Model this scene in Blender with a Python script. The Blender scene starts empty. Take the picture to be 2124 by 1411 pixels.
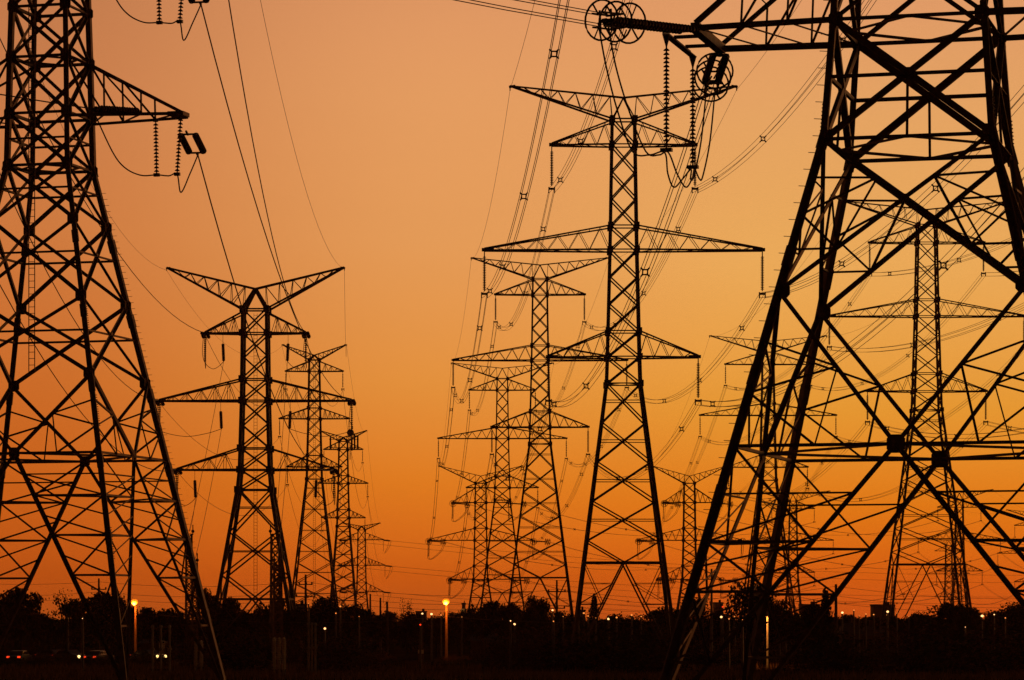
import bpy, math, random
from mathutils import Vector, Matrix, noise
R = math.radians
rnd = random.Random(7)

# ---------------------------------------------------------------- camera, sky, light
F = 6800.0      # focal length in photograph pixels (photo 2124 wide)
EYE = 5.0
HOR = 1283.0    # horizon row
sc = bpy.context.scene
cam = bpy.data.cameras.new('camera'); camo = bpy.data.objects.new('camera', cam)
sc.collection.objects.link(camo); sc.camera = camo
camo.location = (0, 0, EYE); camo.rotation_euler = (R(90), 0, 0)
cam.sensor_width = 36; cam.lens = 36 * F / 2124
cam.shift_y = (HOR - 705.5) / 2124
cam.clip_start = 1; cam.clip_end = 30000
sc.view_settings.view_transform = 'Standard'; sc.view_settings.look = 'None'
sc.view_settings.exposure = 0; sc.view_settings.gamma = 1

SUN_EL, SUN_AZ = 1.5, 48     # degrees; azimuth measured from the view direction to the right
sun = bpy.data.lights.new('sun', 'SUN'); added_suno = bpy.data.objects.new('sun', sun)
sc.collection.objects.link(added_suno)
sun.energy = 0.16; sun.angle = R(6); sun.color = (1.0, 0.30, 0.08)  # low lamp added for faint edge highlights on steel; the sun has set
added_suno.rotation_euler = (R(90 - SUN_EL), 0, R(180 - SUN_AZ) + math.pi * 0)
d = Vector((math.sin(R(SUN_AZ)) * math.cos(R(SUN_EL)), math.cos(R(SUN_AZ)) * math.cos(R(SUN_EL)), math.sin(R(SUN_EL))))
added_suno.rotation_euler = d.to_track_quat('Z', 'Y').to_euler()

def lin(c):
    return tuple((x / 255 / 12.92 if x / 255 <= .04045 else ((x / 255 + .055) / 1.055) ** 2.4) for x in c) + (1,)

w = bpy.data.worlds.new('World'); sc.world = w; w.use_nodes = True
nt = w.node_tree; nt.nodes.clear(); L = nt.links.new
def N(t, **k):
    n = nt.nodes.new(t)
    for a, b in k.items(): setattr(n, a, b)
    return n
def math_(op, a, b=None, clamp=False):
    n = N('ShaderNodeMath', operation=op, use_clamp=clamp)
    for i, v in enumerate((a, b)):
        if v is None: continue
        if isinstance(v, (int, float)): n.inputs[i].default_value = v
        else: L(v, n.inputs[i])
    return n.outputs[0]
def ramp(fac, stops):
    n = N('ShaderNodeValToRGB'); cr = n.color_ramp; cr.interpolation = 'EASE' if False else 'LINEAR'
    while len(cr.elements) > 1: cr.elements.remove(cr.elements[0])
    cr.elements[0].position = stops[0][0]; cr.elements[0].color = stops[0][1]
    for p, c in stops[1:]:
        e = cr.elements.new(p); e.color = c
    L(fac, n.inputs[0]); return n.outputs[0]
tc = N('ShaderNodeTexCoord'); sep = N('ShaderNodeSeparateXYZ')
nrm = N('ShaderNodeVectorMath', operation='NORMALIZE'); L(tc.outputs['Generated'], nrm.inputs[0]); L(nrm.outputs[0], sep.inputs[0])
X, Y, Z = sep.outputs
el = math_('DIVIDE', Z, 0.8)                      # sine of the elevation, 0..0.8 -> 0..1
def rowpos(row): return math.sin(math.atan((HOR - row) / F)) / 0.8
zen = [(0.45, (.050, .030, .022, 1)), (1.0, (.020, .014, .012, 1))]
left = [(rowpos(1283), lin((196, 88, 26))), (rowpos(1200), lin((208, 92, 22))), (rowpos(1000), lin((208, 101, 27))), (rowpos(800), lin((208, 110, 42))),
        (rowpos(500), lin((208, 122, 62))), (rowpos(200), lin((201, 124, 74))), (rowpos(0), lin((194, 122, 76)))] + zen
mid_ = [(rowpos(1283), lin((206, 92, 28))), (rowpos(1200), lin((230, 104, 22))), (rowpos(1000), lin((234, 130, 34))), (rowpos(800), lin((232, 148, 62))),
        (rowpos(500), lin((232, 158, 90))), (rowpos(200), lin((230, 158, 98))), (rowpos(0), lin((225, 153, 100)))] + zen
right = [(rowpos(1283), lin((226, 92, 26))), (rowpos(1200), lin((240, 106, 20))), (rowpos(1050), lin((237, 128, 24))), (rowpos(850), lin((236, 156, 52))),
         (rowpos(550), lin((238, 172, 90))), (rowpos(250), lin((232, 166, 100))), (rowpos(0), lin((226, 156, 104)))] + zen
rl = ramp(el, left); rm = ramp(el, mid_); rr = ramp(el, right)
az = math_('ARCTAN2', X, Y)
def mapr(v, a, b, interp='SMOOTHSTEP'):
    n = N('ShaderNodeMapRange', interpolation_type=interp, clamp=True)
    n.inputs['From Min'].default_value = a; n.inputs['From Max'].default_value = b; L(v, n.inputs['Value']); return n.outputs[0]
def mixc(f, a, b, bt='MIX'):
    n = N('ShaderNodeMix', data_type='RGBA', blend_type=bt)
    if isinstance(f, (int, float)): n.inputs[0].default_value = f
    else: L(f, n.inputs[0])
    for i, v in ((6, a), (7, b)):
        if isinstance(v, tuple): n.inputs[i].default_value = v
        else: L(v, n.inputs[i])
    return n.outputs[2]
c1 = mixc(mapr(az, -0.158, -0.012), rl, rm)
c2 = mixc(mapr(az, -0.02, 0.085), c1, rr)
glow = math_('ADD', math_('MULTIPLY', Y, 0.97), math_('MULTIPLY', X, 0.25))     # toward the afterglow
fall = mapr(glow, -0.25, 0.85)
fall = math_('ADD', math_('MULTIPLY', fall, 0.94), 0.06)
dusk = mixc(1.0, c2, fall, 'MULTIPLY')
# soft very faint bands of high cloud
nz = N('ShaderNodeTexNoise'); nz.inputs['Scale'].default_value = 3.5; nz.inputs['Detail'].default_value = 3
mp = N('ShaderNodeMapping'); mp.inputs['Scale'].default_value = (1, 1, 5); L(nrm.outputs[0], mp.inputs[0]); L(mp.outputs[0], nz.inputs[0])
nf = mapr(nz.outputs[0], 0.2, 0.8, 'LINEAR')
nf = math_('ADD', math_('MULTIPLY', nf, 0.07), 0.965)
dusk = mixc(1.0, dusk, nf, 'MULTIPLY')
sky = N('ShaderNodeTexSky', sky_type='NISHITA', sun_disc=False, sun_elevation=R(SUN_EL), sun_rotation=R(SUN_AZ), dust_density=5)
skt = mixc(1.0, sky.outputs[0], (0.16, 0.035, 0.008, 1), 'MULTIPLY')
add = N('ShaderNodeMix', data_type='RGBA', blend_type='ADD'); add.inputs[0].default_value = 0.015
L(dusk, add.inputs[6]); L(skt, add.inputs[7])
bg = N('ShaderNodeBackground'); L(add.outputs[2], bg.inputs[0]); bg.inputs[1].default_value = 1.0
wo = N('ShaderNodeOutputWorld'); L(bg.outputs[0], wo.inputs[0])

# ---------------------------------------------------------------- materials
def mat(name, col, rough=.8, metal=0, var=.35, scale=3, emit=None, es=1, spec=.3, bump=0):
    m = bpy.data.materials.new(name); m.use_nodes = True; t = m.node_tree
    b = t.nodes['Principled BSDF']; b.inputs['Roughness'].default_value = rough; b.inputs['Metallic'].default_value = metal
    b.inputs['Specular IOR Level'].default_value = spec
    if emit:
        b.inputs['Base Color'].default_value = (*col, 1)
        b.inputs['Emission Color'].default_value = (*emit, 1); b.inputs['Emission Strength'].default_value = es
        return m
    tx = t.nodes.new('ShaderNodeTexCoord'); n = t.nodes.new('ShaderNodeTexNoise'); n.inputs['Scale'].default_value = scale; n.inputs['Detail'].default_value = 6
    r = t.nodes.new('ShaderNodeValToRGB'); t.links.new(tx.outputs['Object'], n.inputs[0]); t.links.new(n.outputs[0], r.inputs[0])
    r.color_ramp.elements[0].position = .3; r.color_ramp.elements[1].position = .7
    r.color_ramp.elements[0].color = (*[c * (1 - var) for c in col], 1); r.color_ramp.elements[1].color = (*[min(1, c * (1 + var)) for c in col], 1)
    t.links.new(r.outputs[0], b.inputs['Base Color'])
    if bump:
        bm = t.nodes.new('ShaderNodeBump'); bm.inputs['Strength'].default_value = bump; t.links.new(n.outputs[0], bm.inputs['Height']); t.links.new(bm.outputs[0], b.inputs['Normal'])
    return m
STEEL = mat('galvanised_steel', (.16, .10, .075), .55, .35, .35, 2)
STEELF = mat('old_steel', (.13, .085, .065), .65, .2, .3, 1)
WIRE = mat('conductor', (.14, .13, .12), .5, .4, .1)
INSU = mat('glazed_insulator', (.11, .05, .035), .35, 0, .2, 4, spec=.5)
FIT = mat('line_fitting', (.10, .09, .085), .5, .5)
WOOD = mat('weathered_wood', (.13, .085, .055), .9, 0, .4, 5)
CONC = mat('concrete', (.5, .43, .35), .9, 0, .2, 4)
POLEM = mat('lamp_pole_wood', (.5, .28, .13), .9, 0, .25, 3)
PORC = mat('pale_porcelain', (.75, .62, .45), .4, 0, .1)
FOL = mat('foliage', (.045, .055, .022), .95, 0, .5, .6, spec=.1)
FOL2 = mat('foliage_scrub', (.15, .08, .045), .95, 0, .5, .8, spec=.1)
BARK = mat('bark', (.06, .045, .035), .95, 0, .4, 4)
GRASSM = mat('dry_grass', (.32, .17, .09), .95, 0, .5, .5, spec=.05)
GROUND = mat('ground_soil', (.035, .027, .018), 1.0, 0, .5, .05, spec=0)
ASPH = mat('asphalt', (.045, .042, .04), .9, 0, .2, 2, spec=.1)
WALL = mat('brick_wall', (.22, .13, .09), .9, 0, .25, 1)
WALLP = mat('pale_wall', (.34, .29, .24), .9, 0, .2, 1)
ROOF = mat('roof_shingle', (.07, .055, .05), .9, 0, .3, 3)
PAINT = mat('dark_car_paint', (.05, .05, .06), .3, .3, .1)
GLASS = mat('dark_glass', (.02, .02, .025), .15, 0, .05, spec=.5)
TYRE = mat('tyre_rubber', (.02, .02, .02), .9)
SIGN = mat('sign_board', (.62, .55, .45), .6, 0, .1)
LAMP = mat('sodium_lamp', (1, .7, .3), emit=(1.0, .36, .03), es=6)
HALO = mat('sodium_halo', (1, .5, .1), emit=(1.0, .22, .008), es=1.25)  # orange emission in place of the glow around a lit lamp
LAMPW = mat('white_lamp', (1, .9, .7), emit=(1.0, .50, .18), es=2.4)
LAMPO = mat('orange_lamp', (1, .6, .3), emit=(1.0, .28, .05), es=1.3)
HEAD = mat('headlamp_lit', (1, .9, .6), emit=(1.0, .6, .18), es=4)
TAIL = mat('tail_lamp_lit', (.6, .05, .03), emit=(1.0, .05, .01), es=1.2)
WINL = mat('lit_window', (.8, .5, .2), emit=(1.0, .42, .10), es=.16)
WIND = mat('dark_window', (.03, .03, .035), .2, 0, .05, spec=.5)

# ---------------------------------------------------------------- mesh helpers
class MB:
    def __init__(s): s.v = []; s.f = []
    def frame(s, a, b):
        a = Vector(a); b = Vector(b); d = (b - a)
        if d.length < 1e-6: d = Vector((0, 0, 1))
        d = d.normalized(); up = Vector((0, 0, 1)) if abs(d.z) < .95 else Vector((0, 1, 0))
        x = d.cross(up).normalized(); y = x.cross(d).normalized()
        return a, b, x, y
    def bar(s, a, b, w, h=None, caps=True):
        h = h or w; a, b, x, y = s.frame(a, b); n = len(s.v)
        for p in (a, b):
            for i, j in ((-1, -1), (1, -1), (1, 1), (-1, 1)): s.v.append(p + x * i * w / 2 + y * j * h / 2)
        for i in range(4): s.f.append((n + i, n + (i + 1) % 4, n + 4 + (i + 1) % 4, n + 4 + i))
        if caps: s.f += [(n + 3, n + 2, n + 1, n), (n + 4, n + 5, n + 6, n + 7)]
    def ang(s, a, b, w, flip=1, t=None):          # rolled-steel L section
        t = t or w * .14; a, b, x, y = s.frame(a, b); x = x * flip; n = len(s.v)
        prof = [(-.5 * w, -.5 * w), (.5 * w, -.5 * w), (.5 * w, -.5 * w + t), (-.5 * w + t, -.5 * w + t), (-.5 * w + t, .5 * w), (-.5 * w, .5 * w)]
        for p in (a, b):
            for i, j in prof: s.v.append(p + x * i + y * j)
        for i in range(6): s.f.append((n + i, n + (i + 1) % 6, n + 6 + (i + 1) % 6, n + 6 + i))
        s.f += [tuple(n + i for i in range(5, -1, -1)), tuple(n + 6 + i for i in range(6))]
    def tube(s, pts, r, k=5, closed=False):
        pts = [Vector(p) for p in pts]; m = len(pts); n = len(s.v)
        for i, p in enumerate(pts):
            if closed: d = pts[(i + 1) % m] - pts[i - 1]
            else: d = pts[min(i + 1, m - 1)] - pts[max(i - 1, 0)]
            d.normalize(); up = Vector((0, 0, 1)) if abs(d.z) < .9 else Vector((0, 1, 0))
            x = d.cross(up).normalized(); y = x.cross(d)
            for q in range(k):
                a = 2 * math.pi * q / k; s.v.append(p + x * math.cos(a) * r + y * math.sin(a) * r)
        for i in range(m if closed else m - 1):
            for q in range(k):
                a0 = n + i * k; a1 = n + ((i + 1) % m) * k
                s.f.append((a0 + q, a0 + (q + 1) % k, a1 + (q + 1) % k, a1 + q))
        if not closed:
            s.f.append(tuple(n + q for q in range(k - 1, -1, -1))); s.f.append(tuple(n + (m - 1) * k + q for q in range(k)))
    def lathe(s, a, b, prof, k=10):               # prof: list of (t 0..1 along ab, radius)
        a, b, x, y = s.frame(a, b); n = len(s.v)
        for t, r in prof:
            c = a.lerp(b, t)
            for q in range(k):
                an = 2 * math.pi * q / k; s.v.append(c + x * math.cos(an) * r + y * math.sin(an) * r)
        for i in range(len(prof) - 1):
            for q in range(k): s.f.append((n + i * k + q, n + i * k + (q + 1) % k, n + (i + 1) * k + (q + 1) % k, n + (i + 1) * k + q))
        s.f.append(tuple(n + q for q in range(k - 1, -1, -1))); s.f.append(tuple(n + (len(prof) - 1) * k + q for q in range(k)))
    def box(s, c, sx, sy, sz):
        c = Vector(c); n = len(s.v)
        for z in (-1, 1):
            for i, j in ((-1, -1), (1, -1), (1, 1), (-1, 1)): s.v.append(c + Vector((i * sx / 2, j * sy / 2, z * sz / 2)))
        s.f += [(n + 3, n + 2, n + 1, n), (n + 4, n + 5, n + 6, n + 7)] + [(n + i, n + (i + 1) % 4, n + 4 + (i + 1) % 4, n + 4 + i) for i in range(4)]
    def ball(s, c, r, k=10, m=6, sz=1):
        prof = [(.5 - .5 * math.cos(math.pi * i / m), max(.001, math.sin(math.pi * i / m) * r)) for i in range(m + 1)]
        c = Vector(c); s.lathe(c - Vector((0, 0, r * sz)), c + Vector((0, 0, r * sz)), prof, k)
    def build(s, name, m, parent=None, loc=None):
        me = bpy.data.meshes.new(name); me.from_pydata([tuple(v) for v in s.v], [], s.f); me.materials.append(m); me.update()
        o = bpy.data.objects.new(name, me); sc.collection.objects.link(o)
        if parent: o.parent = parent
        if loc is not None: o.location = loc
        return o
def tag(o, label=None, cat=None, group=None, kind=None):
    for k, v in (('label', label), ('category', cat), ('group', group), ('kind', kind)):
        if v: o[k] = v
    return o
def thing(name, label, cat, loc=(0, 0, 0), rot=0, group=None):
    o = bpy.data.objects.new(name, None); sc.collection.objects.link(o); o.empty_display_size = .3
    o.location = loc; o.rotation_euler = (0, 0, rot); return tag(o, label, cat, group)
def XY(px, Yd): return (px - 1062) / F * Yd
def ZR(row, Yd): return EYE + (HOR - row) / F * Yd
ORD = ['first', 'second', 'third', 'fourth', 'fifth', 'sixth', 'seventh', 'eighth', 'ninth', 'tenth', 'eleventh', 'twelfth', 'thirteenth',
       'fourteenth', 'fifteenth', 'sixteenth', 'seventeenth', 'eighteenth', 'nineteenth', 'twentieth', 'twenty-first', 'twenty-second', 'twenty-third',
       'twenty-fourth', 'twenty-fifth', 'twenty-sixth', 'twenty-seventh', 'twenty-eighth', 'twenty-ninth', 'thirtieth', 'thirty-first', 'thirty-second'] + ['thirty-' + a for a in 'third fourth fifth sixth seventh eighth ninth'.split()] + ['fortieth'] + ['forty-' + a for a in 'first second third fourth fifth sixth seventh eighth ninth'.split()]

# insulator strings: ribbed stacks of discs
def string(mb, a, b, r, n, k=8, core=.35):
    prof = [(0, r * .3)]
    for i in range(n):
        t0 = .03 + .94 * i / n; dt = .94 / n
        prof += [(t0, r * core), (t0 + dt * .45, r * .95), (t0 + dt * .6, r), (t0 + dt * .7, r * core)]
    prof.append((1, r * .3)); mb.lathe(a, b, prof, k)

class Tower:
    posts = False
    """square lattice pylon with its parts under one Empty"""
    def __init__(s, label, cx, Yd, rot=0, px=None, group='lattice transmission pylons', scale=1, leg=.26, dg=.13, sec=.07, fine=False, mat=STEELF, name='transmission_pylon', X=None):
        s.e = thing(name, label, 'pylon', (XY(cx, Yd) if X is None else X, Yd, 0), rot, group)
        s.loc = Vector(s.e.location); s.rot = rot; s.leg = leg; s.dg = dg; s.sec = sec; s.fine = fine; s.m = mat; s.tip = {}; s.label = label
        s.br = MB(); s.nm = label; s.chord = .155
    def W(s, p):
        return s.loc + Matrix.Rotation(s.rot, 3, 'Z') @ Vector(p)
    def Lc(s, p):
        return Matrix.Rotation(-s.rot, 3, 'Z') @ (Vector(p) - s.loc)
    def mem(s, a, b, w, mb=None, flip=1):
        mb = mb or s.br
        if s.fine: mb.ang(a, b, w, flip)
        else: mb.bar(a, b, w, caps=False)
    def width(s, z):
        pr = s.prof
        for (z0, w0), (z1, w1) in zip(pr, pr[1:]):
            if z0 <= z <= z1: return w0 + (w1 - w0) * (z - z0) / (z1 - z0)
        return pr[-1][1] if z > pr[-1][0] else pr[0][1]
    def legs(s, gus=None):
        zs = [p[0] for p in s.prof]
        for sx in (-1, 1):
            for sy in (-1, 1):
                mb = MB()
                for z in getattr(s, 'nodes', ()): mb.box((sx * s.width(z), sy * s.width(z), z), s.leg * 1.7, s.leg * 1.7, s.leg * 1.9)
                for (z0, w0), (z1, w1) in zip(s.prof, s.prof[1:]):
                    a = Vector((sx * w0, sy * w0, z0)); b = Vector((sx * w1, sy * w1, z1))
                    lw = s.leg * (1.0 if z0 < s.waist else .86)
                    if s.fine:
                        n = max(1, int((z1 - z0) / 5))
                        for i in range(n):
                            pa = a.lerp(b, i / n); pb = a.lerp(b, (i + 1) / n)
                            mb.ang(pa, pb, lw * (1 - .03 * i), 1 if sx * sy > 0 else -1, lw * .2)
                            dd = (pb - pa).normalized()
                            mb.ang(pb - dd * .45, pb + dd * .45, lw * 1.06, 1 if sx * sy > 0 else -1, lw * .34)       # bolted splice
                    else: mb.bar(a, b, lw)
                mb.box((sx * s.prof[0][1], sy * s.prof[0][1], .15), 1.1, 1.1, .6)
                if s.fine:
                    for z0 in (9, 18.0, 24.6):
                        for i in range(14):
                            z = z0 + i * .16; w0 = s.width(z); q = s.leg * .5 - .01; mb.box((sx * (w0 + q), sy * w0, z), .07, .07, .05); mb.box((sx * w0, sy * (w0 + q), z), .07, .07, .05)
                for bs in getattr(s, 'bolts', ()):
                    if (sx, sy) == bs[0]:
                        z = bs[1]
                        while z < bs[2]:
                            w0 = s.width(z); mb.bar((sx * (w0 - .05), sy * (w0 - .05), z), (sx * (w0 + bs[4]), sy * (w0 + .1), z + .02), .026); z += bs[3]
                mb.build('leg', s.m, s.e)
    def face(s, k, u, z, w=None):                 # point on face k at horizontal fraction u (-1..1)
        w = s.width(z)
        return [Vector((u * w, -w, z)), Vector((w, u * w, z)), Vector((-u * w, w, z)), Vector((-w, -u * w, z))][k]
    def panelX(s, z0, z1, horiz=False, hb=False, vert=False, sub=False):
        for k in range(4):
            P = lambda u, z: s.face(k, u, z)
            s.mem(P(-1, z0), P(1, z1), s.dg); s.mem(P(1, z0), P(-1, z1), s.dg, flip=-1)
            w0, w1 = s.width(z0), s.width(z1); zc = z0 + (z1 - z0) * w0 / (w0 + w1)
            if horiz: s.mem(P(-1, zc), P(1, zc), s.dg * .62)
            if hb: s.mem(P(-1, z0), P(1, z0), s.dg * .85)
            if vert: s.mem(P(0, zc), P(0, z0), s.dg * .4)
            if s.fine:
                s.gusset(k, 0, zc, s.dg * .75); s.gusset(k, -.97, z0, s.leg * .95); s.gusset(k, .97, z0, s.leg * .95)
            if sub:
                for q in (-1, 1):
                    A = P(q, z1).lerp(P(-q, z0), .27); zl = z0 + (z1 - z0) * .62
                    B = P(q, z0).lerp(P(-q, z1), .27); zm = (z0 + z1) / 2
                    lm = P(q, zm)
                    s.mem(P(q, A.z + .1), A, s.sec); s.mem(A, lm, s.sec); s.mem(A, B, s.sec); s.mem(lm, B, s.sec); s.mem(P(q, B.z), B, s.sec)
    def gusset(s, k, u, z, r):
        p = s.face(k, u, z); n = [Vector((0, -1, 0)), Vector((1, 0, 0)), Vector((0, 1, 0)), Vector((-1, 0, 0))][k]
        t = Vector((-n.y, n.x, 0)); c = p + n * .01
        i0 = len(s.br.v)
        shape = [(-1, -.55), (-.6, -1), (.6, -1), (1, -.55), (1, .55), (.6, 1), (-.6, 1), (-1, .55)]
        for dn in (-.03, .03):
            for x, y in shape: s.br.v.append(c + t * x * r + Vector((0, 0, y * r)) + n * dn)
        s.br.f += [tuple(i0 + i for i in range(7, -1, -1)), tuple(i0 + 8 + i for i in range(8))] + [(i0 + i, i0 + (i + 1) % 8, i0 + 8 + (i + 1) % 8, i0 + 8 + i) for i in range(8)]
    def plan(s, z):                               # diamond bracing inside the body
        m = [s.face(k, 0, z) for k in range(4)]
        for k in range(4): s.mem(m[k], m[(k + 1) % 4], s.sec * 1.2)
    def panelV(s, z0, z1, fr=(.0,)):              # from leg nodes at z1 down to the middle of the girt at z0
        for k in range(4):
            P = lambda u, z: s.face(k, u, z)
            s.mem(P(-1, z0), P(1, z0), s.dg * .75)
            M = P(0, z0)
            for q in (-1, 1):
                T = P(q, z1); s.mem(T, M, s.dg, flip=q)
                D = T.lerp(M, .5); h = z1 - z0
                a = P(q, z1 - .33 * h); b = P(q, z1 - .66 * h); Q = P(q * .5, z0)
                s.mem(D, a, s.sec); s.mem(D, b, s.sec); s.mem(b, Q, s.sec); s.mem(D, Q, s.sec * .8)
                if s.fine: s.gusset(k, q * .97, z1, s.leg * .8)
            if s.fine: s.gusset(k, 0, z0, .38)
    def panelFoot(s, z1, nodes):                  # inverted V from the middle of the girt to the feet
        for k in range(4):
            P = lambda u, z: s.face(k, u, z)
            M = P(0, z1)
            for q in (-1, 1):
                Ft = P(q, .3); s.mem(M, Ft, s.dg, flip=q)
                V = lambda z: M.lerp(Ft, (z1 - z) / (z1 - .3))
                prev = z1
                for z in nodes:
                    s.mem(P(q, z), V(z), s.dg * .62); s.mem(P(q, prev), V(z), s.sec)
                    zm = (prev + z) / 2; s.mem(V(zm), P(q, z), s.sec * .9)
                    if prev == z1: s.mem(V(zm), P(q, zm), s.sec * .8)
                    if s.fine:
                        s.mem(V(prev if prev < z1 else zm), P(q, zm), s.sec * .8)
                        k2 = (k + 1) % 4; M2 = s.face(k2, 0, z1)
                        if q > 0: s.mem(V(z), M2.lerp(s.face(k2, -1, .3), (z1 - z) / (z1 - .3)), s.sec * .9)
                    prev = z
    def arm(s, key, side, zb, zt, span, e=.35, n=5, chord=None, part='crossarm', box=False):
        """tapering truss: bottom chords level at zb, top chords falling from zt at the body to the tip"""
        mb = MB(); ch = chord or s.chord; wb = s.width(zb); wt = s.width(zt)
        for sy in (-1, 1):
            B0 = Vector((side * wb, sy * wb, zb)); T0 = Vector((side * wt, sy * wt, zt)); E = Vector((side * span, sy * e, zb)); ET = E + Vector((0, 0, .18))
            s.mem(B0, E, ch, mb, sy); s.mem(T0, ET, ch * .85, mb, -sy)
            pb = [B0.lerp(E, i / n) for i in range(n + 1)]; pt = [T0.lerp(ET, i / n) for i in range(n + 1)]
            if s.fine or box:
                for i in range(1, n):
                    s.mem(pb[i], pt[i], s.sec * .9, mb); s.mem(pb[i], pt[i - 1], s.sec, mb, -1)
            elif s.posts:
                for i in range(1, n):
                    s.mem(pb[i], pt[i], s.sec * .8, mb)
                    s.mem(pb[i] .lerp(pb[i + 1], .5), pt[i], s.sec * .8, mb); s.mem(pb[i].lerp(pb[i - 1], .5), pt[i], s.sec * .8, mb)
            else:
                h = lambda f: T0.lerp(ET, f)
                for i in range(n):
                    s.mem(pb[i], h((i + .5) / n), s.sec * .9, mb)
                    if i: s.mem(pb[i], h((i - .5) / n), s.sec * .9, mb)
        Lb = [[Vector((side * wb, sy * wb, zb)).lerp(Vector((side * span, sy * e, zb)), i / n) for i in range(n + 1)] for sy in (-1, 1)]
        Lt = [[Vector((side * wt, sy * wt, zt)).lerp(Vector((side * span, sy * e, zb + .18)), i / n) for i in range(n + 1)] for sy in (-1, 1)]
        for i in range(1, n + 1): 
            s.mem(Lb[0][i], Lb[1][i - 1], s.sec * .8, mb)
            if i < n: s.mem(Lt[0][i], Lt[1][i], s.sec * .8, mb)
        if not box: mb.bar((side * (span - .9), 0, zb + .08), (side * (span + .25), 0, zb + .08), e * 1.4, .28)
        else: mb.bar((side * span, -e - .1, zb), (side * span, e + .1, zb), ch * 1.5)
        s.tip[key, side] = Vector((side * span, 0, zb - .15))
        mb.build(part, s.m, s.e)
    def crown(s, ztop, zapex, ztip, span, vee=False, n=6):
        wt = s.width(ztop)
        for side in (-1, 1):
            mb = MB(); tip = Vector((side * span, 0, ztip))
            for sy in (-1, 1):
                a = Vector((side * wt, sy * wt, ztop)); t = tip + Vector((0, sy * .12, 0)); ap = Vector((0, sy * wt * .25, zapex))
                s.mem(a, t, s.chord * 1.05, mb, sy); s.mem(ap, t, s.chord * (1 if vee else .7), mb, sy); s.mem(a, ap, s.chord * (1.6 if vee else .6), mb)
                for i in range(1, n + 1):
                    f0 = (i - 1) / n; f1 = i / n; fm = (f0 + f1) / 2
                    L0 = a.lerp(t, f0 * .92); U = ap.lerp(t, fm * .92 + .04); L1 = a.lerp(t, f1 * .92)
                    s.mem(L0, U, s.sec * .9, mb)
                    if i < n: s.mem(U, L1, s.sec * .9, mb)
            mb.bar(tip - Vector((side * .5, 0, 0)), tip + Vector((side * .1, 0, -.1)), .22)
            mb.bar(tip, tip + Vector((0, 0, -.45)), .1)
            mb.build('earthwire_peak', s.m, s.e); s.tip['peak', side] = tip + Vector((0, 0, -.35))
        s.mem((-wt, -wt, ztop), (wt, -wt, ztop), s.dg); s.mem((-wt, wt, ztop), (wt, wt, ztop), s.dg)
    def ladder(s, z0, z1, u=.0, side=1):
        mb = MB(); y = 0
        for q in (-.22, .22): mb.bar((u + q, y, z0), (u + q, y, z1), .05)
        z = z0
        while z < z1: mb.bar((u - .22, y, z), (u + .22, y, z), .04, caps=False); z += .45
        mb.build('ladder', s.m, s.e)
    def hang(s, key, side, Ln, r=.14, n=20, k=6, yoke=True):
        a = s.tip[key, side]; b = a - Vector((0, 0, Ln)); mb = MB()
        mb.bar(a + Vector((0, 0, .1)), a - Vector((0, 0, .35)), .1); string(mb, a - Vector((0, 0, .3)), b + Vector((0, 0, .25)), r, n, k)
        o = mb.build('insulator_string', INSU, s.e)
        if yoke:
            y = MB(); y.box(b, .62, .12, .2)
            for q in (-1, 1): y.box(b + Vector((q * .27, 0, -.12)), .1, .3, .55)
            y.build('yoke_plate', FIT, o)
        s.tip[key + '_c', side] = b - Vector((0, 0, .15))
    def strain(s, start, target, Ln, drop=.06, r=.17, n=18, double=True, ring=0, k=8, sep=.3):
        """tension string from local point start toward world point target; returns its world end"""
        A = s.W(start); dv = (Vector(target) - A); dv.z = 0; dv.normalize(); dv.z = -drop; dv.normalize()
        B = A + dv * Ln; a = s.Lc(A); b = s.Lc(B); sd = (b - a).cross(Vector((0, 0, 1))).normalized()
        mb = MB(); u = (b - a).normalized()
        for q in ((-1, 1) if double else (0,)):
            string(mb, a + u * .45 + sd * q * sep, b - u * .35 + sd * q * sep, r, n, k, core=.6)
        o = mb.build('insulator_string', INSU, s.e)
        ft = MB(); ft.bar(a, a + u * .5, .12)
        if double: ft.bar(a + u * .42 - sd * (sep + .1), a + u * .42 + sd * (sep + .1), .12)
        ft.build('yoke_plate', FIT, o); ft = MB()
        if double: ft.bar(b - u * .3 - sd * (sep + .1), b - u * .3 + sd * (sep + .1), .12)
        ft.bar(b - u * .3, b, .14)
        ft.build('yoke_plate', FIT, o)
        if ring:
            v = sd.cross(u).normalized()
            for j, off in enumerate(((-1.9, -.9, .1) if s.fine else (-.95, -.45, .05)) if ring > .6 else (-.3,)):
                g = MB(); c = b + u * off
                g.tube([c + sd * ring * math.cos(t) + v * ring * math.sin(t) for t in [2 * math.pi * i / 24 for i in range(24)]], .045 if ring > .6 else .06, 5, True)
                for t in (R(60), R(120), R(240), R(300)):
                    g.tube([c + sd * ring * math.cos(t) + v * ring * math.sin(t), c + sd * ring * .35 * math.cos(t) + v * ring * .35 * math.sin(t)], .04, 4)
                g.build('grading_ring', FIT, o)
            g = MB()
            for p in (-.28, .28):
                for q in (-.28, .28): g.bar(b + sd * p + v * q - u * 1.0, b + sd * p + v * q + u * .35, .07)
                g.bar(b + sd * p - v * .45 - u * .2, b + sd * p + v * .45 - u * .2, .08); g.bar(b - sd * .45 + v * p - u * .9, b + sd * .45 + v * p - u * .9, .08)
            g.build('clamp_frame', FIT, o)
        return B
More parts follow.
